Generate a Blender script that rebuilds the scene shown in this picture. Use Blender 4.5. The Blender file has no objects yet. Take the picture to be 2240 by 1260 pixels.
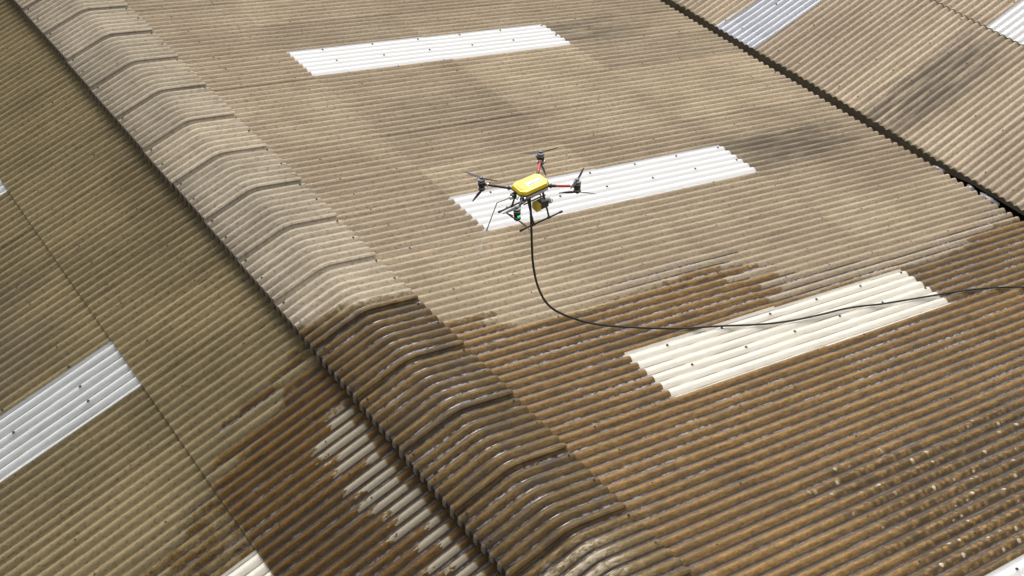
import bpy, bmesh, math, random
from mathutils import Vector, Matrix, Quaternion
random.seed(11)
PI = math.pi
sc = bpy.context.scene
COL = sc.collection

# ---------------------------------------------------------------- camera
FPX = 2841.6
RM = ((0.817706, -0.574833, -0.030386), (-0.399906, -0.529317, -0.748264), (0.414043, 0.624012, -0.662705))
cd = bpy.data.cameras.new('camera'); cam = bpy.data.objects.new('camera', cd); COL.objects.link(cam)
cd.sensor_width = 36.0; cd.lens = FPX / 2240.0 * 36.0; cd.clip_start = 0.1; cd.clip_end = 3000
rx, dn, fw = (Vector(r) for r in RM)
m = Matrix((rx, -dn, -fw)).transposed().to_4x4(); m.translation = Vector((-4.9338, -19.8115, 10.5886))
cam.matrix_world = m
sc.camera = cam

# ---------------------------------------------------------------- sky, sun, exposure
TO_SUN = Vector((0.40, 0.50, 0.77)).normalized()
w = bpy.data.worlds.new('World'); sc.world = w; w.use_nodes = True
wn = w.node_tree; wn.nodes.clear()
wo = wn.nodes.new('ShaderNodeOutputWorld'); wb = wn.nodes.new('ShaderNodeBackground')
ws = wn.nodes.new('ShaderNodeTexSky'); ws.sky_type = 'NISHITA'; ws.sun_disc = False
ws.sun_elevation = math.asin(TO_SUN.z); ws.sun_rotation = math.atan2(TO_SUN.x, TO_SUN.y)
ws.dust_density = 4.0; ws.air_density = 1.0; ws.ozone_density = 1.0
wh = wn.nodes.new('ShaderNodeHueSaturation'); wh.inputs['Saturation'].default_value = 0.15
wn.links.new(ws.outputs[0], wh.inputs['Color']); wn.links.new(wh.outputs[0], wb.inputs['Color'])
wb.inputs['Strength'].default_value = 0.13
wn.links.new(wb.outputs[0], wo.inputs['Surface'])
sd = bpy.data.lights.new('sun', 'SUN'); sd.energy = 1.5; sd.angle = math.radians(28); sd.color = (1.0, 0.95, 0.89)
so = bpy.data.objects.new('sun', sd); COL.objects.link(so)
so.rotation_euler = TO_SUN.to_track_quat('Z', 'Y').to_euler(); so.location = (8, 8, 25)
vs = sc.view_settings; vs.view_transform = 'Standard'; vs.look = 'None'; vs.exposure = 0.42; vs.gamma = 1.0
vs.use_curve_mapping = False

# ---------------------------------------------------------------- roof constants
P = 0.146           # corrugation pitch
AMP = 0.027
AM = math.radians(14.5); TM = math.tan(AM)
AL = math.radians(14.6); TL = math.tan(AL); ZL = -0.155
AR = math.radians(14.3); TR = math.tan(AR); XR = 11.18; ZR = -2.805

def wave(v):                                    # -1 in the (narrow) valleys, +1 on the (broad) crests
    s_ = abs(math.sin(PI * v)); return 2 * (0.70 * s_ + 0.30 * s_ * s_) - 1

# ---------------------------------------------------------------- node helper
class NT:
    def __init__(s, name):
        s.m = bpy.data.materials.new(name); s.m.use_nodes = True
        s.t = s.m.node_tree; s.t.nodes.clear()
        s.out = s.t.nodes.new('ShaderNodeOutputMaterial'); s.b = s.t.nodes.new('ShaderNodeBsdfPrincipled')
        s.t.links.new(s.b.outputs[0], s.out.inputs['Surface'])
    def n(s, typ, **kw):
        x = s.t.nodes.new(typ)
        for k, v in kw.items(): setattr(x, k, v)
        return x
    def put(s, sock, v):
        if isinstance(v, bpy.types.NodeSocket): s.t.links.new(v, sock)
        elif isinstance(v, (tuple, list)) and len(v) == 3 and sock.type == 'RGBA': sock.default_value = (*v, 1)
        else: sock.default_value = v
    def math(s, op, a, b=0.0, c=0.0, clamp=False):
        x = s.n('ShaderNodeMath', operation=op, use_clamp=clamp)
        for i, v in enumerate((a, b, c)): s.put(x.inputs[i], v)
        return x.outputs[0]
    def add(s, a, b): return s.math('ADD', a, b)
    def sub(s, a, b): return s.math('SUBTRACT', a, b)
    def mul(s, a, b): return s.math('MULTIPLY', a, b)
    def mx(s, a, b): return s.math('MAXIMUM', a, b)
    def mn(s, a, b): return s.math('MINIMUM', a, b)
    def step(s, x, a, b, lo=0.0, hi=1.0):        # smoothstep from a to b
        r = s.n('ShaderNodeMapRange', interpolation_type='SMOOTHSTEP', clamp=True)
        for i, v in enumerate((x, a, b, lo, hi)): s.put(r.inputs[i], v)
        return r.outputs[0]
    def mix(s, f, a, b, blend='MIX'):
        x = s.n('ShaderNodeMix', data_type='RGBA', blend_type=blend)
        s.put(x.inputs[0], f); s.put(x.inputs[6], a); s.put(x.inputs[7], b)
        return x.outputs[2]
    def vec(s, x, y, z=0.0):
        c = s.n('ShaderNodeCombineXYZ')
        for i, v in enumerate((x, y, z)): s.put(c.inputs[i], v)
        return c.outputs[0]
    def noise(s, vec, scale, detail=3.0, rough=0.55):
        x = s.n('ShaderNodeTexNoise'); s.put(x.inputs['Vector'], vec)
        x.inputs['Scale'].default_value = scale; x.inputs['Detail'].default_value = detail; x.inputs['Roughness'].default_value = rough
        return x.outputs['Fac']
    def voro(s, vec, scale):
        x = s.n('ShaderNodeTexVoronoi'); s.put(x.inputs['Vector'], vec); x.inputs['Scale'].default_value = scale
        return x.outputs['Distance'], x.outputs['Color']
    def white(s, v):
        x = s.n('ShaderNodeTexWhiteNoise', noise_dimensions='1D'); s.put(x.inputs['W'], v); return x.outputs['Value']
    def curve(s, x, pts):                       # piecewise linear function through pts (sorted by x)
        x0, x1 = pts[0][0], pts[-1][0]; y0 = min(p[1] for p in pts); y1 = max(p[1] for p in pts) + 1e-4
        t = s.math('DIVIDE', s.sub(x, x0), x1 - x0, clamp=True)
        c = s.n('ShaderNodeFloatCurve'); cu = c.mapping.curves[0]
        q = [((a - x0) / (x1 - x0), (b - y0) / (y1 - y0)) for a, b in pts]
        cu.points[0].location = q[0]; cu.points[-1].location = q[-1]
        for a in q[1:-1]: cu.points.new(*a)
        for a in cu.points: a.handle_type = 'VECTOR'
        c.mapping.update(); s.put(c.inputs['Value'], t); c.inputs['Factor'].default_value = 1.0
        return s.add(s.mul(c.outputs[0], y1 - y0), y0)
    def box(s, x, y, x0, x1, y0, y1, sx, sy):
        a = s.mul(s.step(x, x0 - sx, x0 + sx), s.step(x, x1 - sx, x1 + sx, 1.0, 0.0))
        b = s.mul(s.step(y, y0 - sy, y0 + sy), s.step(y, y1 - sy, y1 + sy, 1.0, 0.0))
        return s.mul(a, b)
    def bump(s, h, strength, dist):
        b = s.n('ShaderNodeBump'); s.put(b.inputs['Strength'], strength); b.inputs['Distance'].default_value = dist
        s.put(b.inputs['Height'], h); s.t.links.new(b.outputs[0], s.b.inputs['Normal'])
    def set(s, **kw):
        for k, v in kw.items(): s.put(s.b.inputs[k.replace('_', ' ')], v)
        return s.m

def coords(t):
    g = t.n('ShaderNodeNewGeometry'); sp = t.n('ShaderNodeSeparateXYZ'); t.put(sp.inputs[0], g.outputs['Position'])
    X, Y = sp.outputs[0], sp.outputs[1]
    v = t.math('DIVIDE', Y, -P)
    ph = t.math('COSINE', t.mul(v, 2 * PI))
    h = t.math('POWER', t.math('MAXIMUM', t.math('MULTIPLY_ADD', ph, -0.5, 0.5), 0.0), 0.6)          # 0 in the valleys, 1 on the crests
    cell = t.math('FLOOR', v)
    return g.outputs['Position'], X, Y, v, h, cell

def cement(name, c_light, c_dark, side):
    """weathered corrugated fibre cement; the hosed-down parts of the roof are wet"""
    t = NT(name)
    pos, X, Y, v, h, cell = coords(t)
    rnd = t.white(cell); rnd2 = t.white(t.add(cell, 57.3))
    info = t.n('ShaderNodeObjectInfo').outputs['Random']
    big = t.noise(pos, 0.55, 3); mid = t.noise(pos, 5.0, 4, 0.6); fine = t.noise(pos, 38.0, 4, 0.65)
    streak = t.noise(t.vec(t.mul(X, 1.3), t.mul(Y, 11.0), rnd), 1.0, 4, 0.6)
    blot = t.noise(t.vec(t.mul(X, 9.0), t.mul(Y, 22.0), 3.0), 1.0, 3, 0.6)
    fleck = t.noise(t.vec(t.mul(X, 17.0), t.mul(Y, 30.0), 7.0), 1.0, 3, 0.7)
    base = t.mix(t.step(big, 0.33, 0.67), c_dark, c_light)
    base = t.mix(t.mul(t.step(streak, 0.42, 0.72), 0.45), base, tuple(c * 0.62 for c in c_dark))
    base = t.mix(t.mul(t.step(mid, 0.45, 0.75), 0.30), base, (c_light[0] * 1.10, c_light[1] * 1.07, c_light[2] * 0.98))
    base = t.mix(t.mul(t.step(fleck, 0.50, 0.66), 0.60), base, tuple(c * 0.50 for c in c_dark))
    base = t.mix(t.mul(t.step(fine, 0.54, 0.70), 0.42), base, tuple(c * 0.42 for c in c_dark))
    base = t.mix(t.mul(t.step(blot, 0.60, 0.74), 0.42), base, (0.16, 0.135, 0.09))
    br = t.math('MULTIPLY_ADD', info, 0.26, 0.86)
    base = t.mix(1.0, base, t.vec(br, br, br), 'MULTIPLY')
    soot = (0.125, 0.105, 0.078)
    rag = t.add(t.mul(t.sub(rnd, 0.5), 0.8), t.mul(t.sub(mid, 0.5), 1.2))
    Xr = t.add(X, rag); Yr = t.add(Y, t.mul(t.sub(mid, 0.5), 0.4))
    moss = None
    if side == 'M':
        for (a, b, c, d, k) in ((7.5, 9.5, -3.1, -2.1, 0.62), (7.5, 10.2, -8.0, -7.0, 0.75), (3.0, 6.2, -5.4, -4.3, 0.16)):
            s_ = t.mul(t.box(Xr, Yr, a, b, c, d, 0.9, 0.22), t.step(t.add(streak, t.mul(rnd2, 0.25)), 0.30, 0.62))
            base = t.mix(t.mul(s_, k), base, soot)
        bnd = t.curve(t.add(X, t.add(t.mul(t.sub(rnd, 0.5), 1.1), t.mul(t.sub(mid, 0.5), 1.3))),
                      [(0, -9.75), (0.9, -9.72), (1.15, -9.95), (1.6, -10.12), (2.3, -10.18), (3.1, -10.1), (3.9, -10.08), (4.5, -9.95),
                       (4.95, -10.0), (5.3, -10.35), (5.7, -10.95), (6.2, -11.05), (6.9, -11.0), (7.6, -11.08), (8.7, -11.1), (9.5, -11.05), (9.9, -10.9), (10.6, -10.78), (12, -10.75)])
        wet = t.step(t.sub(t.add(bnd, t.mul(t.sub(mid, 0.5), 0.25)), Y), -0.05, 0.06)
        # runnels in the valleys reach a little further up the slope than the damp crests
        runn = t.mul(t.step(t.sub(t.add(bnd, 0.42), Y), -0.05, 0.05), t.step(h, 0.42, 0.22))
        runn = t.mul(runn, t.step(t.add(X, t.mul(rnd2, 2.0)), 3.0, 6.4))
        moss = t.mul(t.mul(t.step(t.add(X, t.mul(t.sub(rnd, 0.5), 0.8)), 2.30, 3.4), t.step(t.add(Y, t.mul(t.sub(mid, 0.5), 0.5)), -13.95, -13.70, 1.0, 0.0)), t.step(t.add(big, t.mul(mid, 0.5)), 0.45, 0.80))
    elif side == 'L':
        bnd = t.curve(t.add(X, t.add(t.mul(t.sub(rnd, 0.5), 0.9), t.mul(t.sub(mid, 0.5), 0.9))),
                      [(-6, -11.2), (-3.6, -10.35), (-3.2, -10.1), (-2.7, -9.85), (-2.2, -9.65), (-1.85, -9.45), (-1.65, -9.25), (-1.4, -9.0), (-1.1, -8.85), (-0.8, -9.3), (0, -9.6)])
        wet = t.step(t.sub(t.add(bnd, t.mul(t.sub(mid, 0.5), 0.45)), Y), -0.12, 0.10)
        # crests under the ridge flashing that stayed dry
        dry = t.mul(t.step(t.add(X, t.add(t.mul(t.sub(rnd2, 0.5), 0.45), t.mul(t.sub(blot, 0.5), 0.7))), -1.22, -1.17), t.step(h, 0.45, 0.55))
        dry = t.mul(dry, t.step(t.add(Y, t.mul(t.sub(mid, 0.5), 0.8)), -10.05, -9.95, 1.0, 0.0))
        dry = t.mul(dry, t.step(t.add(X, t.mul(t.sub(rnd, 0.5), 0.12)), -0.86, -0.82, 1.0, 0.0))
        base = t.mix(t.mul(dry, 0.65), base, (0.37, 0.335, 0.27))
        wet = t.mul(wet, t.sub(1.0, dry))
        # beyond the lap only part of the crests is soaked
        wet = t.mul(wet, t.mx(t.step(X, -2.55, -2.48), t.step(t.add(mid, t.mul(fine, 0.5)), 0.62, 0.86)))
        runn = t.mul(t.step(t.sub(t.add(bnd, 0.1), Y), -0.05, 0.05), t.step(h, 0.40, 0.20))
        for (a, b, c, d, k) in ((-6.0, -3.2, -6.6, -4.6, 0.40), (-2.4, -1.0, -3.6, -2.4, 0.12)):
            base = t.mix(t.mul(t.box(Xr, Yr, a, b, c, d, 0.7, 0.2), k), base, soot)
    elif side == 'C':
        bnd = t.curve(t.add(X, t.mul(t.sub(rnd, 0.5), 0.5)), [(-0.9, -8.75), (-0.5, -8.9), (0, -9.05), (0.5, -9.05), (0.9, -9.1)])
        wet = t.step(t.sub(t.add(bnd, t.mul(t.sub(mid, 0.5), 0.35)), Y), -0.10, 0.10)
        pale = t.mul(t.mul(t.step(Y, -13.40, -13.30, 1.0, 0.0), t.step(h, 0.35, 0.6)), t.step(t.add(blot, t.mul(rnd, 0.3)), 0.5, 0.75))
        pale = t.mul(pale, t.step(X, 0.1, 0.5, 1.0, 0.15))
        wet = t.mul(wet, t.sub(1.0, pale))
        runn = t.mul(t.step(t.sub(bnd, Y), 0.4, 0.6), t.step(h, 0.42, 0.2))
    else:
        wet = None; runn = None
        base = t.mix(t.mul(t.mul(t.box(Xr, Yr, 11.0, 13.9, -8.15, -7.05, 0.8, 0.30), t.step(t.add(streak, t.mul(rnd2, 0.25)), 0.30, 0.62)), 0.72), base, soot)
        base = t.mix(t.mul(t.step(X, XR + 0.05, XR - 0.005), t.step(mid, 0.35, 0.6)), base, (0.05, 0.07, 0.025))
    if side == 'R':
        t.bump(t.add(t.mul(mid, 0.5), fine), 0.35, 0.006)
        return t.set(Base_Color=base, Roughness=0.9, Specular_IOR_Level=0.25)
    if moss is not None:
        vd, vc = t.voro(t.vec(X, Y, 0.0), 14.0)
        clump = t.step(t.add(vd, t.mul(fine, 0.35)), 0.50, 0.78)
        sep = t.n('ShaderNodeSeparateColor'); t.put(sep.inputs[0], vc)
        spot = t.mul(t.mul(t.step(sep.outputs[0], 0.91, 0.92), t.step(vd, 0.30, 0.44, 1.0, 0.0)), t.mul(moss, t.step(h, 0.4, 0.6)))
        base = t.mix(t.mul(t.mul(moss, clump), 0.8), base, (0.10, 0.085, 0.045))
    W = t.mx(wet, runn)
    wetc = t.mix(1.0, base, {'M': (0.58, 0.42, 0.195), 'C': (0.34, 0.240, 0.090), 'L': (0.48, 0.30, 0.055)}[side], 'MULTIPLY')
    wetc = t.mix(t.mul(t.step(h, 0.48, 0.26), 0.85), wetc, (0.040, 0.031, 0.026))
    wetc = t.mix(t.mul(t.step(big, 0.45, 0.7), 0.22), wetc, (0.13, 0.075, 0.03))
    wm = t.math('MULTIPLY_ADD', t.noise(t.vec(t.mul(X, 7.0), t.mul(Y, 30.0), 1.0), 1.0, 4, 0.7), 2.2, -0.10)
    wetc = t.mix(1.0, wetc, t.vec(wm, wm, wm), 'MULTIPLY')
    damp = t.mul(t.step(t.noise(t.vec(t.mul(X, 1.6), t.mul(cell, 0.9), 5.0), 1.0, 3, 0.6), 0.48, 0.68), {'C': 0.72, 'M': 0.36, 'L': 0.25}[side])
    wetc = t.mix(damp, wetc, (0.062, 0.045, 0.029))
    col = t.mix(W, base, wetc)
    edge = t.mul(t.mul(wet, t.sub(1.0, wet)), t.mul(4.0, t.step(fleck, 0.40, 0.56)))
    col = t.mix(t.mul(edge, 0.8), col, (0.17, 0.115, 0.035))
    # pale froth streaks in the valleys, with water glints painted into the colour
    froth_glint = t.step(t.noise(t.vec(t.mul(X, 0.8), t.mul(cell, 2.7), 9.0), 1.0, 4, 0.75), 0.46, 0.62)
    froth_glint = t.mul(froth_glint, t.step(t.noise(t.vec(t.mul(X, 12.0), t.mul(Y, 40.0), 2.0), 1.0, 2, 0.6), 0.42, 0.58))
    froth_glint = t.mul(t.mul(froth_glint, t.step(t.add(h, t.mul(t.sub(fine, 0.5), 0.35)), 0.34, 0.20)), W)
    froth_glint = t.mul(froth_glint, t.step(Y, -14.2, -12.2, 0.25, 1.0 if side != 'L' else 0.45))
    col = t.mix(t.mul(froth_glint, 0.75), col, (0.50, 0.49, 0.54))
    if moss is not None:
        col = t.mix(spot, col, (0.52, 0.46, 0.34))
    film = t.mul(W, t.step(t.add(h, t.mul(t.sub(blot, 0.5), 0.7)), 0.46, 0.18)) if side != 'C' else t.mul(W, t.mul(t.step(t.add(h, t.mul(t.sub(fine, 0.5), 0.3)), 0.34, 0.14), t.step(blot, 0.38, 0.55)))
    rough = t.math('MULTIPLY_ADD', W, -0.28, 0.88)
    rough = t.math('MULTIPLY_ADD', film, -0.38, rough)
    t.bump(t.add(t.mul(mid, 0.5), fine), t.math('MULTIPLY_ADD', film, -0.30, 0.60), 0.009)
    return t.set(Base_Color=col, Roughness=rough, Specular_IOR_Level=t.math('MULTIPLY_ADD', W, 0.12, 0.20), Coat_Weight=t.mul(film, 0.8), Coat_Roughness=0.10)

def grp(name, c, grime, dirt=0.25, rough=0.45):
    """translucent glass fibre rooflight sheet"""
    t = NT(name)
    pos, X, Y, v, h, cell = coords(t)
    mid = t.noise(pos, 3.0, 4, 0.6); fine = t.noise(pos, 30.0, 3)
    streak = t.noise(t.vec(t.mul(X, 0.9), t.mul(Y, 16.0), 0.0), 1.0, 4, 0.6)
    col = t.mix(t.mul(t.step(streak, 0.45, 0.75), dirt), c, grime)
    col = t.mix(t.mul(t.step(mid, 0.5, 0.75), dirt * 0.7), col, grime)
    col = t.mix(t.mul(t.step(fine, 0.66, 0.74), dirt), col, tuple(g * 0.6 for g in grime))
    line = t.mul(t.step(h, 0.22, 0.08), t.step(t.noise(t.vec(t.mul(X, 1.2), t.mul(cell, 3.1), 0.0), 1.0, 2), 0.40, 0.55))
    col = t.mix(t.mul(line, min(1.0, dirt * 2.6)), col, tuple(g * 0.45 for g in grime))
    t.bump(fine, 0.1, 0.002)
    return t.set(Base_Color=col, Roughness=rough, Specular_IOR_Level=0.35, Subsurface_Weight=0.6, Subsurface_Radius=(1.0, 1.0, 1.0), Subsurface_Scale=0.12)

def plain(name, c, rough=0.5, metal=0.0, var=0.15, scale=60.0, spec=0.5, emit=None):
    t = NT(name)
    tc = t.n('ShaderNodeTexCoord'); nz = t.noise(tc.outputs['Object'], scale, 3)
    col = t.mix(t.mul(t.step(nz, 0.35, 0.7), var), c, tuple(x * 0.55 for x in c))
    r = t.math('MULTIPLY_ADD', nz, 0.18, rough - 0.09)
    if emit: t.set(Emission_Color=emit[0], Emission_Strength=emit[1])
    return t.set(Base_Color=col, Roughness=r, Metallic=metal, Specular_IOR_Level=spec)

MAT = {
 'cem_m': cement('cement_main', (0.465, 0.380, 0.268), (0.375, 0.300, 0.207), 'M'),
 'cem_l': cement('cement_left', (0.280, 0.222, 0.120), (0.200, 0.158, 0.083), 'L'),  # olive grime plus weaker light and lens falloff put into the base colour
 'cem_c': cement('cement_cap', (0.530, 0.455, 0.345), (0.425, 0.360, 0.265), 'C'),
 'cem_r': cement('cement_far', (0.530, 0.430, 0.315), (0.440, 0.355, 0.255), 'R'),
 'white': grp('rooflight_white', (0.70, 0.695, 0.685), (0.58, 0.56, 0.53), 0.10),
 'cream': grp('rooflight_cream', (0.70, 0.665, 0.58), (0.50, 0.40, 0.30), 0.30, 0.25),
 'dull': grp('rooflight_dull', (0.55, 0.56, 0.55), (0.34, 0.33, 0.30), 0.42),  # dirt, with some lens falloff darkening put into the colour
 'blue': grp('rooflight_blue', (0.56, 0.575, 0.61), (0.42, 0.43, 0.46), 0.30),
 'bolt': plain('rusty_bolt', (0.085, 0.055, 0.038), 0.8, 0.0, 0.5, 200),
 'rubber': plain('black_washer', (0.05, 0.042, 0.036), 0.7, 0.0, 0.3, 200),
 'gap': plain('gap_black', (0.012, 0.011, 0.010), 0.9),  # near-black that paints the dark inside gaps and slots
 'gutter': plain('gutter_silt', (0.30, 0.235, 0.155), 0.85, 0.0, 0.6, 4.0),
 'wall': plain('rendered_wall', (0.42, 0.39, 0.34), 0.9, 0.0, 0.3, 1.2),
 'ground': plain('yard_concrete', (0.23, 0.22, 0.20), 0.9, 0.0, 0.4, 0.3),
 'yellow': plain('yellow_shell', (0.80, 0.56, 0.008), 0.38, 0.0, 0.06, 12),
 'carbon': plain('carbon_black', (0.018, 0.019, 0.020), 0.42, 0.0, 0.3, 80),
 'red': plain('red_arm', (0.55, 0.028, 0.022), 0.35, 0.0, 0.1, 40),
 'alu': plain('brushed_aluminium', (0.62, 0.62, 0.63), 0.32, 0.9, 0.2, 90),
 'grey': plain('grey_plastic', (0.30, 0.30, 0.31), 0.5),
 'paper': plain('label_white', (0.80, 0.80, 0.80), 0.5, 0.0, 0.03),
 'inkr': plain('print_red', (0.50, 0.20, 0.20), 0.6, 0.0, 0.0),
 'inkb': plain('print_dark', (0.10, 0.10, 0.13), 0.6, 0.0, 0.0),
 'shellgrey': plain('shell_underside', (0.55, 0.53, 0.50), 0.5),
 'batt': plain('battery_yellow', (0.55, 0.42, 0.02), 0.5, 0.0, 0.35, 45),
 'led': plain('green_led', (0.02, 0.5, 0.15), 0.3, 0.0, 0.0, emit=((0.02, 1.0, 0.25), 0.9)),
 'prop': plain('propeller', (0.022, 0.023, 0.025), 0.4),
 'hose': plain('hose_rubber', (0.006, 0.012, 0.008), 0.55, 0.0, 0.2, 60),
 'droplet': plain('water_droplet', (0.75, 0.77, 0.80), 0.2, 0.0, 0.0),
 'wire': plain('wire_orange', (0.45, 0.13, 0.05), 0.5),
}
t = NT('stained_shaded_lip'); pos, X, Y, v, h, cell = coords(t)  # stain plus the shade on the lip's face and hollows, painted in
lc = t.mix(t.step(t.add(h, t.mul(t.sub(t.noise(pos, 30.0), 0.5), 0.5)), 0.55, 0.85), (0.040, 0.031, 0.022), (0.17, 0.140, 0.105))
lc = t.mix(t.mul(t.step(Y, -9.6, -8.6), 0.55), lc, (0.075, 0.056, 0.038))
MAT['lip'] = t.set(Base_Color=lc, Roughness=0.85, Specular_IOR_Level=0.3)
_w = NT('gutter_water'); MAT['water'] = _w.set(Base_Color=(0.010, 0.010, 0.011), Roughness=0.05, Specular_IOR_Level=0.6)
_f = NT('wet_film_scrap'); MAT['scrap'] = _f.set(Base_Color=(0.27, 0.26, 0.30), Roughness=0.25)

# ---------------------------------------------------------------- object helpers
def tag(o, label=None, cat=None, group=None, kind=None):
    if label: o['label'] = label
    if cat: o['category'] = cat
    if group: o['group'] = group
    if kind: o['kind'] = kind
    return o
def empty(name, loc, label, cat, group=None):
    o = bpy.data.objects.new(name, None); COL.objects.link(o); o.location = loc; o.empty_display_size = 0.2
    return tag(o, label, cat, group)
def link(name, me, parent=None, loc=(0, 0, 0), rot=(0, 0, 0)):
    o = bpy.data.objects.new(name, me); COL.objects.link(o); o.location = loc; o.rotation_euler = rot
    if parent: o.parent = parent
    return o
class MB:
    def __init__(s): s.v = []; s.f = []; s.sm = []
    def add(s, vs, fs, smooth=False):
        k = len(s.v); s.v += [tuple(a) for a in vs]; s.f += [tuple(k + i for i in f) for f in fs]; s.sm += [smooth] * len(fs); return s
    def box(s, c, d, rot=None):
        x, y, z = (a / 2 for a in d); c = Vector(c)
        pts = [Vector((i * x, j * y, k * z)) for i in (-1, 1) for j in (-1, 1) for k in (-1, 1)]
        if rot is not None: pts = [rot @ q for q in pts]
        return s.add([c + q for q in pts], [(0, 1, 3, 2), (4, 6, 7, 5), (0, 4, 5, 1), (2, 3, 7, 6), (0, 2, 6, 4), (1, 5, 7, 3)])
    def prism(s, outline, z0, z1, inset=0.0, dz=0.0):      # outline counter-clockwise, optional chamfered top
        n = len(outline); cx = sum(a[0] for a in outline) / n; cy = sum(a[1] for a in outline) / n
        lv = [(z0, 0)]
        if inset: lv += [(z1 - dz, 0), (z1, inset)]
        else: lv += [(z1, 0)]
        vs = []
        for z, i in lv:
            for a in outline:
                d = Vector((a[0] - cx, a[1] - cy)); k = 1 - i / max(d.length, 1e-6); vs.append((cx + d.x * k, cy + d.y * k, z))
        fs = [tuple(range(n - 1, -1, -1)), tuple(range((len(lv) - 1) * n, len(lv) * n))]
        for L in range(len(lv) - 1):
            for i in range(n): fs.append((L * n + i, L * n + (i + 1) % n, (L + 1) * n + (i + 1) % n, (L + 1) * n + i))
        return s.add(vs, fs)
    def lathe(s, prof, c=(0, 0, 0), seg=14, axis='Z'):       # prof: list of (r, z)
        vs = []
        for r, z in prof:
            for i in range(seg):
                a = 2 * PI * i / seg; q = (r * math.cos(a), r * math.sin(a), z)
                if axis == 'X': q = (q[2], q[0], q[1])
                vs.append((c[0] + q[0], c[1] + q[1], c[2] + q[2]))
        fs = []
        for L in range(len(prof) - 1):
            for i in range(seg): fs.append((L * seg + i, L * seg + (i + 1) % seg, (L + 1) * seg + (i + 1) % seg, (L + 1) * seg + i))
        s.add(vs, fs, True)
        s.add(vs[:seg], [tuple(range(seg - 1, -1, -1))]); s.add(vs[-seg:], [tuple(range(seg))])
        return s
    def tube(s, pts, r, seg=8, cap=True):
        pts = [Vector(a) for a in pts]; vs = []; up = None
        for i, q in enumerate(pts):
            d = (pts[min(i + 1, len(pts) - 1)] - pts[max(i - 1, 0)]).normalized()
            if up is None: up = Vector((0, 0, 1)) if abs(d.z) < 0.9 else Vector((1, 0, 0))
            a = d.cross(up).normalized(); b = a.cross(d).normalized(); up = b
            rr = r[i] if isinstance(r, (list, tuple)) else r
            for j in range(seg):
                t_ = 2 * PI * j / seg; vs.append(q + (a * math.cos(t_) + b * math.sin(t_)) * rr)
        fs = [(i * seg + j, i * seg + (j + 1) % seg, (i + 1) * seg + (j + 1) % seg, (i + 1) * seg + j) for i in range(len(pts) - 1) for j in range(seg)]
        s.add(vs, fs, True)
        if cap: s.add(vs[:seg], [tuple(range(seg - 1, -1, -1))]); s.add(vs[-seg:], [tuple(range(seg))])
        return s
    def mesh(s, name, mat):
        me = bpy.data.meshes.new(name); me.from_pydata(s.v, [], s.f); me.materials.append(MAT[mat])
        me.polygons.foreach_set('use_smooth', s.sm); me.update()
        return me
    def build(s, name, mat, parent=None, loc=(0, 0, 0), rot=(0, 0, 0)):
        return link(name, s.mesh(name, mat), parent, loc, rot)

# ---------------------------------------------------------------- ground and walls
tag(MB().add([(-600, -600, -9), (600, -600, -9), (600, 600, -9), (-600, 600, -9)], [(0, 1, 2, 3)]).build('ground', 'ground'), kind='structure')
warehouse = empty('warehouse', (0, -5, -9), 'warehouse under the drone with tan corrugated roof, light ridge caps and white rooflight strips', 'building')
neighbour = empty('adjoining_warehouse', (16, -5, -9), 'adjoining warehouse roof slope rising beyond the dark gutter at upper right', 'building')
def child_loc(parent, loc): return Vector(loc) - parent.location
YTOP, YBOT = 8.2, -20.6

# ---------------------------------------------------------------- corrugated sheets
_cache = {}
def sheet_mesh(n, length, sgn, mat, ext=0.75, lift=0.0018, rowlift=0.0085, amp=AMP):
    """n corrugations wide, runs down-slope along sgn*x; far edge at y=0, near edge at -(n+ext)*P laps over the next sheet"""
    key = (n, round(length, 3), sgn, mat, ext)
    if sgn < 0: rowlift = 0.020
    if mat in ('white', 'cream'): amp = 0.019
    if key in _cache: return _cache[key]
    S = 12; tot = int(round((n + ext) * S)); b = MB(); rows = 3; top = []; j0 = 4 if mat in ('white', 'cream') else 0
    def z(j, fu): return amp * wave(j / S) + rowlift * fu + lift * j / (n * S)
    for i in range(rows + 1):
        fu = i / rows
        for j in range(j0, tot + 1): top.append((sgn * length * fu, -j * P / S, z(j, fu)))
    N = tot + 1 - j0; tot -= j0; fs = []
    for i in range(rows):
        for j in range(tot):
            q = (i * N + j, i * N + j + 1, (i + 1) * N + j + 1, (i + 1) * N + j)
            fs.append(q if sgn < 0 else q[::-1])
    b.add(top, fs, True)
    th = 0.0065
    def skirt(idx, flip, th=th):
        vs = [top[k] for k in idx]; lo = [(a[0], a[1], a[2] - th) for a in vs]; k = len(vs)
        b.add(vs + lo, [((i, i + 1, k + i + 1, k + i) if flip else (i + 1, i, k + i, k + i + 1)) for i in range(k - 1)], False)
    skirt(range(rows * N, rows * N + N), sgn > 0); skirt(range(0, N), sgn < 0)
    skirt([i * N + tot for i in range(rows + 1)], sgn < 0, 0.0015); skirt([i * N for i in range(rows + 1)], sgn > 0, 0.0015)
    me = b.mesh('corrugated_sheet', mat)
    # normals must point up
    if sum(p_.normal.z for p_ in me.polygons) < 0: me.flip_normals()
    _cache[key] = me
    return me

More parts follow.
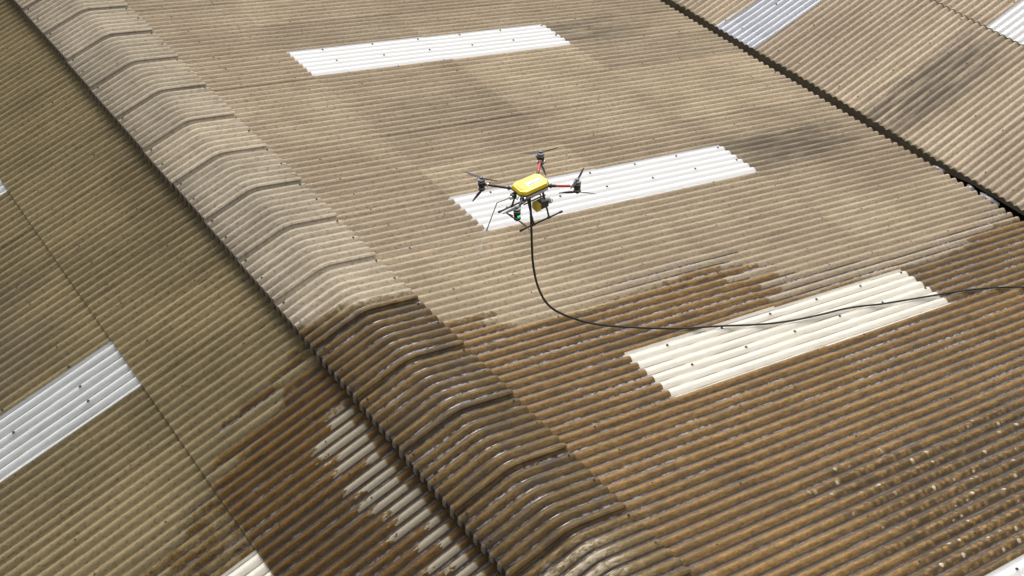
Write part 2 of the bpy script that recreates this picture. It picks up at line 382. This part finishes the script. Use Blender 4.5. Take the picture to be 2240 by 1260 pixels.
def columns(start, stop, lights):
    """column starts in corrugations counted down the picture; rooflight columns are fixed, the sheets between are cut to fit"""
    out = []; v = start
    for s_ in list(lights) + [None]:
        end = s_ if s_ is not None else stop
        while v < end:
            w_ = min(7, end - v)
            if 0 < end - v - 7 < 3: w_ = (end - v + 1) // 2
            out.append((v, w_, False)); v += w_
        if s_ is not None: out.append((v, 7, True)); v += 7
    return out
V0, V1 = -56, 140
bolts = {'warehouse': MB(), 'adjoining_warehouse': MB()}
def bolt_geo(b, loc, nrm, r=0.013, hgt=0.014):
    q = Vector((0, 0, 1)).rotation_difference(nrm).to_matrix(); vs = []
    for rr, zz in ((r * 1.7, 0.0), (r * 1.7, 0.004), (r, 0.005), (r * 0.8, hgt)):
        for i in range(6): vs.append(Vector(loc) + q @ Vector((rr * math.cos(i * PI / 3), rr * math.sin(i * PI / 3), zz)))
    fs = [(L * 6 + i, L * 6 + (i + 1) % 6, (L + 1) * 6 + (i + 1) % 6, (L + 1) * 6 + i) for L in range(3) for i in range(6)] + [tuple(range(18, 24))]
    b.add(vs, fs)
_bm = {}
def bolt_mesh(slope_n):
    k = tuple(round(a, 3) for a in slope_n)
    if k not in _bm:
        b = MB(); bolt_geo(b, (0, 0, 0), slope_n, 0.012, 0.014); _bm[k] = b.mesh('fixing_bolt', 'rubber')
    return _bm[k]

LIGHT_LABEL = {}
def slope(parent, side, rows, lights, mats, purlins):
    """rows: x of the laps from the top edge down; lights: {column start: (first row, last row, mat, label)}"""
    ang, tan, x0, z0, sg = {'M': (AM, -TM, 0, 0, 1), 'L': (-AL, TL, 0, ZL, -1), 'R': (-AR, TR, XR, ZR, -1)}[side]
    zz = lambda x: z0 + tan * (x - x0)
    nrm = Vector((-tan, 0, 1)).normalized()
    for (v, n, isl) in columns(V0, V1, sorted(lights)):
        for i in range(len(rows) - 1):
            xt, xb = rows[i], rows[i + 1]
            lt = lights.get(v) if isl else None
            lit = lt is not None and lt[0] <= i <= lt[1]
            flat = lit and lt[2] in ('white', 'cream')
            top = xt - sg * ((0.03 if flat and i == lt[0] else 0.15) if i else 0.0)
            j = random.Random(v * 31 + i * 7 + ord(side))
            if i == len(rows) - 2: xb += j.uniform(-0.012, 0.012)
            length = abs(xb - top) / math.cos(ang)
            length = round(length, 2)
            me = sheet_mesh(n, length, sg, lt[2] if lit else mats, 0.30 if (lit and side == 'M') else 0.75)
            loc = child_loc(parent, (top, -v * P + j.uniform(-.003, .003), zz(top) + (0.003 if flat else 0.0) + j.uniform(-.0004, .0004)))
            o = link('rooflight_sheet' if lit else 'roof_sheet', me, parent, loc, (j.uniform(-.0003, .0003), ang, j.uniform(-.0008, .0008)))
            if lit: o['label'] = lt[3]
            for px in purlins:
                if not (min(top, xb) + 0.1 * (sg < 0) - 0.0 <= px <= max(top, xb)) : continue
                fu = abs(px - top) / abs(xb - top)
                if i and fu < 0.07: continue
                for cr in ((0.5, 3.5) if n >= 5 else (1.5,)) if not lit else (0.5 + 0.5 * (side == 'M'), 3.5, 5.5):
                    if lit and side == 'M': cr = {1.0: 1.5, 3.5: 4.5, 5.5: 99}.get(cr, cr)
                    if cr > 10: continue
                    if lit and cr > 5 and j.random() < 0.5: continue
                    zl = (0.022 if flat else AMP) + (0.0085 if sg > 0 else 0.020) * fu + 0.0018 * cr / n
                    wx = px + j.uniform(-.02, .02); wp = Vector((wx, -(v + cr) * P + j.uniform(-.008, .008), zz(wx))) + nrm * (zl - 0.001)
                    if lit:
                        c = link('fixing_bolt', bolt_mesh(nrm), o); c.matrix_parent_inverse = Matrix()
                        rm = Matrix.Rotation(ang, 3, 'Y'); c.location = rm.transposed() @ (wp - Vector((top, -v * P, zz(top)))); c.rotation_euler = (0, -ang, 0)
                    elif j.random() < 0.55:
                        bolt_geo(bolts[parent.name], child_loc(parent, wp), nrm, j.uniform(0.006, 0.010), 0.010)

LAPS_M = [0.15, 2.48, 5.09, 7.70, 11.04]
PUR = [0.35, 1.25, 2.15, 3.10, 4.02, 4.91, 5.79, 6.68, 7.60, 8.5, 9.4, 10.3, 10.9]
slope(warehouse, 'M', LAPS_M, {
    14: (1, 2, 'white', 'clean white rooflight sheet, farthest strip on the main slope'),
    48: (1, 2, 'white', 'clean white rooflight sheet in the strip behind the drone'),
    75: (1, 2, 'cream', 'cream rooflight sheet with the black hose lying across'),
    107: (1, 2, 'white', 'white rooflight sheet at the lower right corner'),
    -21: (1, 2, 'white', 'white rooflight sheet high up the slope')}, 'cem_m', PUR)
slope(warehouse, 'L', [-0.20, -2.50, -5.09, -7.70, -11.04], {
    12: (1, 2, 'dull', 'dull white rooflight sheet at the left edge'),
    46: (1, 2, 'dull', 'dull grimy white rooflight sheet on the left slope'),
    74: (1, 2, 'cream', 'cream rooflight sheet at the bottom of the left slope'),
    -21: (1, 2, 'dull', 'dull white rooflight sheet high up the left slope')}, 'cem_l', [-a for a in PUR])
slope(neighbour, 'R', [22.1, 19.4, 16.9, 14.18, XR], {
    22: (2, 3, 'blue', 'bluish white rooflight sheet reaching down to the gutter'),
    49: (1, 2, 'white', 'white rooflight sheet at the upper right corner'),
    -12: (1, 2, 'white', 'white rooflight sheet far up the slope'),
    84: (1, 2, 'white', 'white rooflight sheet near the gutter end')}, 'cem_r', [XR + a for a in (0.25, 1.15, 2.05, 2.9, 3.8, 4.7, 5.6, 6.5, 7.4, 8.3)])
# the short extra rooflight piece lapped at the eave of the far slope
me = sheet_mesh(7, 0.86, -1, 'blue', 0.6)
xt = XR + 0.83
o = link('rooflight_sheet', me, neighbour, child_loc(neighbour, (xt, -22 * P + 0.004, ZR + TR * (xt - XR) + 0.0095)), (0, -AR, 0)); o['label'] = 'short bluish rooflight piece at the gutter edge'
for par in (warehouse, neighbour):
    tag(bolts[par.name].build('fixing_bolts', 'bolt', par), kind='stuff')

# ---------------------------------------------------------------- ridge caps
def cap_mesh():
    S = 12; v0, v1 = -1.0, 6.75; tot = int(round((v1 - v0) * S)); b = MB()
    XL_, XR_ = -0.735, 0.74; rad = 0.13
    def zc(x):                                              # smooth bend at the apex
        a = abs(x)
        if a < rad: return -(TM * (rad / 2 + a * a / (2 * rad)))
        return -TM * a
    xs = [XR_, 0.45, 0.20, 0.14, 0.09, 0.045, 0.0, -0.045, -0.09, -0.14, -0.20, -0.45, XL_]
    prof = [(x, zc(x) + (0.022 if x > 0 else 0.022 + 0.0 * x), 1.0, 0.0) for x in xs]
    zl = prof[-1][1]
    prof += [(XL_ - 0.006, zl - 0.012, 0.9, 0.5), (XL_ - 0.010, zl - 0.045, 0.90, 0.9), (XL_ - 0.010, zl - 0.100, 1.15, 1.0)]
    def pt(q, j):
        x, z, k, out = q; ph = wave(v0 + j / S); lift = 0.034 * max(0.0, (j / tot - 0.05)) ** 1.3
        return (x - out * AMP * 0.8 * ph, -(v0 + j / S) * P, z + k * AMP * ph + lift)
    N = tot + 1; top = [pt(q, j) for q in prof for j in range(N)]
    fs = [(i * N + j + 1, i * N + j, (i + 1) * N + j, (i + 1) * N + j + 1) for i in range(len(prof) - 1) for j in range(tot)]
    b.add(top, fs, True)
    th = 0.008
    def skirt(idx, d):
        vs = [top[k] for k in idx]; lo = [(a[0] + d[0], a[1] + d[1], a[2] + d[2]) for a in vs]; k = len(vs)
        b.add(vs + lo, [(i, i + 1, k + i + 1, k + i) for i in range(k - 1)], False)
    skirt(range(0, N), (0, 0, -th)); skirt(range((len(prof) - 1) * N, len(prof) * N), (th, 0, 0))
    skirt([i * N + tot for i in range(len(prof))], (0.003, 0, -th)); skirt([i * N for i in range(len(prof))], (0.003, 0, -th))
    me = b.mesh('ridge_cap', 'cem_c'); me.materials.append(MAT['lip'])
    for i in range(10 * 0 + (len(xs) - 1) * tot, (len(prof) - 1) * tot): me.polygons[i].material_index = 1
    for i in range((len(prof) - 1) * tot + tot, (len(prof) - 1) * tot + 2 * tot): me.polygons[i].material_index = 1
    if sum(p_.normal.z for p_ in me.polygons) < 0: me.flip_normals()
    return me
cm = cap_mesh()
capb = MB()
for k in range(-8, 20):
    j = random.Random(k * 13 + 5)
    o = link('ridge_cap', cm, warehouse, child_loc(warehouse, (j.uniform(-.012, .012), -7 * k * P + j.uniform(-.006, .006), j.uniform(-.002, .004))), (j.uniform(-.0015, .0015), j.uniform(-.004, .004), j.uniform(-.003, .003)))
    for cr in (0.5, 3.5):
        for x in (0.67, -0.66):
            z_ = -TM * abs(x) + 0.022 + AMP + 0.006 + 0.010 * cr / 7
            bolt_geo(capb, child_loc(warehouse, (x + j.uniform(-.015, .015), -(7 * k + cr) * P, z_)), Vector((0.25 if x > 0 else -0.25, 0, 1)).normalized(), 0.010, 0.014)
tag(capb.build('ridge_bolts', 'bolt', warehouse), kind='stuff')
# board behind the caps' left lip, black to paint in the ridge gap's dark
MB().box((0, 0, 0), (0.04, YTOP - YBOT, 0.16)).build('closing_board', 'gap', warehouse, child_loc(warehouse, (-0.50, (YTOP + YBOT) / 2, -0.235)))
# open slots in the sheet, their dark painted as near-black slivers
for (x, y) in ((-1.15, -0.41), (-1.02, -1.64), (-1.9, -2.52), (-1.3, 0.44), (-2.04, -4.49), (-1.39, -5.09), (-0.92, -6.5), (-1.18, -6.97), (-1.00, -8.26), (-1.91, -9.3), (-2.47, -9.02)):
    vq = math.floor(-y / P) + 0.12
    b = MB().prism([(-0.07, -0.012), (0.05, -0.016), (0.08, 0.004), (0.03, 0.014), (-0.06, 0.010)], 0, 0.004)
    b.build('torn_slot', 'gap', warehouse, child_loc(warehouse, (x, -vq * P, ZL + TL * x + 0.006 + AMP * wave(vq))), (0.30, -AL, random.uniform(-.06, .06)))
# walls
for (c, d) in (((0, YTOP - 0.6, -6), (21.0, 0.25, 6)), ((0, YBOT + 1.0, -6), (21.0, 0.25, 6)), ((-10.6, -6.2, -6), (0.25, 27.5, 6))):
    MB().box((0, 0, 0), d).build('wall', 'wall', warehouse, child_loc(warehouse, c))
for (c, d) in (((16.8, YTOP - 0.6, -6), (10.2, 0.25, 6)), ((16.8, YBOT + 1.0, -6), (10.2, 0.25, 6)), ((21.8, -6.2, -5.2), (0.25, 27.5, 7.4))):
    MB().box((0, 0, 0), d).build('wall', 'wall', neighbour, child_loc(neighbour, c))

# ---------------------------------------------------------------- valley gutter
gut = empty('valley_gutter', (11.12, -6.2, -3.2), 'dark rusty valley gutter channel between the two corrugated roof slopes', 'gutter')
prof = [(-0.42, 0.285), (-0.26, 0.275), (-0.17, 0.215), (0.17, 0.215), (0.26, 0.315), (0.42, 0.34), (0.42, 0.325), (0.27, 0.30), (0.18, 0.20), (-0.18, 0.20), (-0.27, 0.262), (-0.42, 0.27)]
b = MB(); n = len(prof); L_ = (YTOP - YBOT) / 2
b.add([(x, -L_, z) for x, z in prof] + [(x, L_, z) for x, z in prof], [(i, (i + 1) % n, n + (i + 1) % n, n + i) for i in range(n)])
b.build('channel', 'gutter', gut)
b = MB().prism([(-0.20, -L_ + 0.1), (0.20, -L_ + 0.1), (0.20, -3.4), (0.08, -2.9), (-0.05, -3.3), (-0.20, -3.1)], 0.218, 0.236)
b.build('standing_water', 'water', gut)
def scrap(loc, sx, sy, rz, label):
    r_ = random.Random(int(sx * 1000) + int(loc[1] * 100)); b = MB(); n = 9
    ring = [(sx * (0.75 + r_.random() * 0.4) * math.cos(2 * PI * i / n), sy * (0.75 + r_.random() * 0.4) * math.sin(2 * PI * i / n), r_.uniform(-.012, .02)) for i in range(n)]
    vs = [(0, 0, 0.03)] + ring + [(a[0], a[1], a[2] - 0.004) for a in ring]
    b.add(vs, [(0, 1 + i, 1 + (i + 1) % n) for i in range(n)] + [(1 + i, 1 + n + i, 1 + n + (i + 1) % n, 1 + (i + 1) % n) for i in range(n)], True)
    o = b.build('plastic_scrap', 'scrap', None, loc, (0.1, 0.05, rz)); tag(o, label, 'scrap', 'plastic scraps in the gutter')
scrap((11.10, -9.02, -2.875), 0.05, 0.13, 0.3, 'pale wet plastic scrap in the gutter, farthest of the scraps')
scrap((11.12, -9.72, -2.885), 0.06, 0.10, -0.2, 'small pale plastic scrap in the gutter, between the farthest and the longest scrap')
scrap((11.12, -10.12, -2.885), 0.07, 0.20, 0.1, 'longest pale plastic scrap in the gutter near the right edge')

# ---------------------------------------------------------------- drone
D = (1.688, -10.276, 1.863)
dr = empty('spray_drone', (D[0], D[1], D[2] - 0.41), 'yellow four-armed spray drone with red and black arms hovering over the white rooflight', 'drone')
def dp(mb, name, mat, parent=None, off=(0, 0, 0), rot=(0, 0, 0)):
    if parent is None: return mb.build(name, mat, dr, Vector((0, 0, 0.41)) + Vector(off), rot)
    return mb.build(name, mat, parent, off, rot)
octo = [(-0.190, -0.075), (-0.138, -0.126), (0.155, -0.126), (0.203, -0.078), (0.203, 0.070), (0.160, 0.118), (-0.142, 0.122), (-0.190, 0.085)]
shell = MB().prism(octo, -0.034, 0.004, 0.016, 0.022)
bd = dp(shell, 'body_shell', 'yellow')
dp(MB().prism([(a * 1.015, b_ * 1.03) for a, b_ in octo], -0.050, -0.035), 'body_plate', 'carbon')
dp(MB().prism([(-0.115, -0.118), (0.165, -0.118), (0.165, 0.10), (-0.115, 0.10)], -0.098, -0.051), 'electronics_tray', 'shellgrey')
hump = MB().prism([(-0.155, -0.055), (-0.085, -0.062), (-0.060, -0.045), (-0.060, 0.035), (-0.085, 0.052), (-0.155, 0.045)], 0.002, 0.010, 0.018, 0.005)
dp(hump, 'antenna_hump', 'yellow', bd)
lab = dp(MB().prism([(-0.058, -0.036), (-0.050, -0.043), (0.138, -0.043), (0.146, -0.036), (0.146, 0.016), (0.138, 0.023), (-0.038, 0.023), (-0.050, 0.012)], 0.0045, 0.0062), 'label_plate', 'paper', bd)
rr = random.Random(3)
def print_line(y, h_, x0, x1, mat, name, gap):
    b = MB(); x = x0
    while x < x1:
        w_ = rr.uniform(0.008, 0.02); b.box((x + w_ / 2, y, 0.0070), (w_, h_, 0.0008)); x += w_ + gap
    dp(b, name, mat, lab)
print_line(-0.001, 0.007, -0.030, 0.125, 'inkr', 'red_print', 0.003)
print_line(-0.025, 0.010, -0.040, 0.128, 'inkb', 'dark_print', 0.003)
MOT = ((-0.415, 0.350, 'carbon', 118, 25), (0.402, 0.345, 'red', 158, 70), (0.412, -0.330, 'red', 32, 140), (-0.405, -0.325, 'carbon', 8, 95))
def blade_mesh():
    b = MB(); n = 9; vs = []
    for sgn in (-1, 1):
        for i in range(n):
            f = i / (n - 1); r = 0.020 + f * 0.185; ch = 0.008 + 0.010 * math.sin(min(1.0, f * 1.15) ** 0.7 * PI) ** 0.8 * (1 - 0.45 * f); tw = math.radians(22 - 15 * f)
            for k, c in ((-1, ch), (1, ch * 0.8)):
                vs.append((sgn * r, sgn * k * c * math.cos(tw), -k * c * math.sin(tw) + 0.02 * f * f))
    for s_ in range(2):
        k0 = s_ * n * 2
        for i in range(n - 1): b.f.append((k0 + i * 2, k0 + i * 2 + 1, k0 + i * 2 + 3, k0 + i * 2 + 2)); b.sm.append(True)
    b.v = vs
    low = [(a[0], a[1], a[2] - 0.0025) for a in vs]; k = len(vs); fs = list(b.f)
    b.v = vs + low
    for f in fs: b.f.append(tuple(k + i for i in f[::-1])); b.sm.append(True)
    for s_ in range(2):
        k0 = s_ * n * 2
        for i in range(n - 1):
            for e in (0, 1): b.f.append((k0 + i * 2 + e, k0 + i * 2 + 2 + e, k + k0 + i * 2 + 2 + e, k + k0 + i * 2 + e)); b.sm.append(False)
    b.lathe([(0.022, -0.008), (0.024, 0.004), (0.018, 0.008)], seg=12)
    return b.mesh('propeller', 'prop')
bm_ = blade_mesh()
Z41 = Vector((0, 0, 0.41))
for (mx_, my_, am, a1, a2) in MOT:
    sx_, sy_ = (1 if mx_ > 0 else -1), (1 if my_ > 0 else -1)
    root = Vector((sx_ * 0.165, sy_ * 0.095, -0.055)); tip = Vector((mx_, my_, -0.028)); d_ = tip - root
    arm = dp(MB().tube([root + d_ * (0.30 if am == 'red' else 0.0), root + d_ * 0.80], 0.0155, 10), 'arm', am)
    if am == 'red': dp(MB().tube([root, root + d_ * 0.30], 0.0175, 10), 'arm_root', 'carbon')
    dp(MB().tube([root + d_ * 0.10, root + d_ * 0.16], 0.026, 10), 'arm_clamp', 'carbon')
    dp(MB().tube([root + d_ * 0.78, root + d_ * 0.84], 0.021, 10), 'arm_collar', 'alu')
    dp(MB().tube([root + d_ * 0.83, tip], 0.0215, 10), 'motor_mount', 'carbon')
    pod = dp(MB().lathe([(0.036, -0.034), (0.040, -0.030), (0.040, 0.030), (0.036, 0.034)], seg=16), 'motor_pod', 'carbon', None, tip)
    for s_ in (1, -1):
        dp(MB().lathe([(0.037, -0.020), (0.042, -0.014), (0.042, 0.008), (0.039, 0.012)][::1], seg=16), 'motor', 'carbon', pod, (0, 0, s_ * 0.056))
        dp(MB().lathe([(0.0425, -0.004), (0.0425, 0.004)], seg=16), 'motor_ring', 'alu', pod, (0, 0, s_ * 0.042))
        dp(MB().lathe([(0.042, -0.004), (0.038, 0.004), (0.012, 0.008)] if s_ > 0 else [(0.012, -0.008), (0.038, -0.004), (0.042, 0.004)], seg=16), 'motor_bell', 'alu', pod, (0, 0, s_ * 0.072))
        pr = link('propeller', bm_, dr, Z41 + tip + Vector((0, 0, s_ * 0.088)), (0 if s_ > 0 else PI, 0, math.radians(a1 if s_ > 0 else a2)))
    if my_ < 0 and mx_ < 0:
        dp(MB().box((0, 0, 0), (0.030, 0.006, 0.018)), 'status_light', 'led', pod, (-0.006, -0.0405, -0.016))
# landing gear
for s_ in (-1, 1):
    yb = s_ * 0.212; yt = s_ * 0.085
    sk = dp(MB().tube([(-0.285, yb, -0.40), (0.275, yb, -0.40)], 0.0105, 8), 'skid', 'carbon')
    for e in (-0.28, 0.27): dp(MB().tube([(e - 0.018, 0, 0), (e + 0.018, 0, 0)], 0.0145, 8), 'skid_grip', 'carbon', sk, (0, yb, -0.40))
    for x in (-0.108, 0.104):
        dp(MB().tube([(x * 0.95, yt, -0.06), (x, s_ * 0.13, -0.18), (x, yb, -0.40)], [0.016, 0.012, 0.0105], 8), 'leg', 'carbon')
        dp(MB().tube([(x - 0.02, yb, -0.40), (x + 0.02, yb, -0.40)], 0.0155, 8), 'leg_joint', 'carbon')
# battery and pump slung between the legs
bt = dp(MB().box((0, 0, 0), (0.150, 0.085, 0.085)), 'battery_case', 'carbon', None, (0.055, -0.130, -0.235))
dp(MB().prism([(-0.03, -0.046), (0.03, -0.046), (0.03, 0.046), (-0.03, 0.046)], -0.046, 0.046, 0.006, 0.008), 'battery_pack', 'batt', bt, (-0.062, -0.002, 0.0))
dp(MB().box((0, 0, 0), (0.070, 0.050, 0.010)), 'battery_strap', 'grey', bt, (0.030, -0.01, 0.046))
dp(MB().lathe([(0.020, -0.028), (0.034, -0.022), (0.036, 0.018), (0.026, 0.028)], seg=12, axis='X'), 'pump_head', 'grey', bt, (0.096, -0.005, 0.004))
dp(MB().tube([(0.02, 0.03, 0.04), (0.03, 0.05, 0.09), (0.02, 0.06, 0.14)], 0.007, 6), 'power_lead', 'wire', bt)
dp(MB().tube([(0.10, -0.02, 0.02), (0.135, -0.03, 0.03), (0.14, -0.03, -0.01), (0.11, -0.03, -0.03)], 0.004, 6), 'power_lead', 'wire', bt)
dp(MB().box((0, 0, 0), (0.30, 0.012, 0.012)), 'cross_bar', 'carbon', None, (0.0, -0.085, -0.178))
# camera head and nozzle bracket at the front
ch = dp(MB().box((0, 0, 0), (0.055, 0.050, 0.050)), 'camera_bracket', 'carbon', None, (-0.205, 0.030, -0.095))
dp(MB().lathe([(0.018, -0.020), (0.022, -0.012), (0.022, 0.014), (0.014, 0.018)], seg=12, axis='X'), 'camera_lens', 'alu', ch, (-0.035, -0.010, -0.008))
dp(MB().tube([(0, -0.03, -0.02), (0.02, -0.045, -0.035), (0.05, -0.03, -0.03)], 0.006, 6), 'cable_loop', 'carbon', ch)
elb = Vector((-0.354, 0.146, -0.20)); ln_tip = Vector((-0.463, 0.226, -0.60))
ln = dp(MB().tube([(-0.18, 0.035, -0.115), (-0.26, 0.085, -0.150), elb], 0.0055, 8), 'lance_tube', 'grey')
dp(MB().tube([elb, elb + (ln_tip - elb) * 0.9], 0.0065, 8), 'spray_lance', 'grey')
dp(MB().tube([elb + (ln_tip - elb) * 0.9, ln_tip], 0.009, 8), 'nozzle', 'grey')

# ---------------------------------------------------------------- hose
HP = [(1.590, -10.405, 1.775), (1.586, -10.422, 1.70), (1.584, -10.43, 1.58), (1.586, -10.43, 1.443), (1.586, -10.43, 1.331), (1.587, -10.43, 1.164), (1.592, -10.431, 0.889), (1.616, -10.439, 0.635), (1.653, -10.449, 0.445), (1.716, -10.467, 0.243), (1.797, -10.491, 0.091), (1.892, -10.519, -0.023), (1.993, -10.549, -0.118), (2.193, -10.607, -0.277), (2.397, -10.667, -0.401), (2.633, -10.736, -0.514), (2.933, -10.823, -0.641), (3.238, -10.912, -0.759), (3.548, -11.003, -0.863), (3.926, -11.114, -0.961), (4.250, -11.225, -1.042), (4.529, -11.315, -1.117), (4.817, -11.39, -1.191), (5.186, -11.451, -1.287), (5.589, -11.49, -1.391), (5.929, -11.512, -1.479), (6.249, -11.558, -1.562), (6.547, -11.63, -1.639), (6.869, -11.687, -1.722), (7.371, -11.766, -1.852), (7.887, -11.847, -1.985), (8.314, -11.927, -2.096), (8.717, -12.034, -2.2), (9.16, -12.193, -2.315), (9.7, -12.5, -2.455), (10.2, -13.0, -2.585), (10.6, -13.8, -2.688), (10.75, -15.0, -2.727), (10.7, -17.0, -2.714), (10.75, -19.5, -2.727)]
def catmull(p_, k=5):
    p_ = [Vector(a) for a in p_]; o_ = []
    for i in range(len(p_) - 1):
        a, b_, c, d_ = p_[max(i - 1, 0)], p_[i], p_[i + 1], p_[min(i + 2, len(p_) - 1)]
        for j in range(k):
            t_ = j / k; o_.append(0.5 * (2 * b_ + (c - a) * t_ + (2 * a - 5 * b_ + 4 * c - d_) * t_ ** 2 + (3 * b_ - a - 3 * c + d_) * t_ ** 3))
    return o_ + [p_[-1]]
b = MB().tube(catmull(HP), 0.0138, 8)
tag(b.build('supply_hose', 'hose'), 'thin black-green water hose hanging from the drone and trailing across the roof', 'hose')
# ---------------------------------------------------------------- spray from the nozzle
tip_w = Vector(D) + ln_tip; dv = (ln_tip - elb).normalized(); rs = random.Random(8); b = MB()
for i in range(420):
    f = rs.random(); q = tip_w + dv * (0.01 + 0.42 * f) + Vector((rs.gauss(0, 1), rs.gauss(0, 1), rs.gauss(0, 1))) * (0.006 + 0.030 * f); r = rs.uniform(0.0012, 0.0030)
    b.add([q + Vector(e) * r for e in ((1, 0, 0), (-1, 0, 0), (0, 1, 0), (0, -1, 0), (0, 0, 1), (0, 0, -1))], [(0, 2, 4), (2, 1, 4), (1, 3, 4), (3, 0, 4), (2, 0, 5), (1, 2, 5), (3, 1, 5), (0, 3, 5)])
tag(b.build('water_spray', 'droplet'), 'faint white water spray under the drone nozzle', 'spray', kind='stuff')
print('objects', len(bpy.data.objects), 'tris', sum(len(p_.vertices) - 2 for me in bpy.data.meshes for p_ in me.polygons))
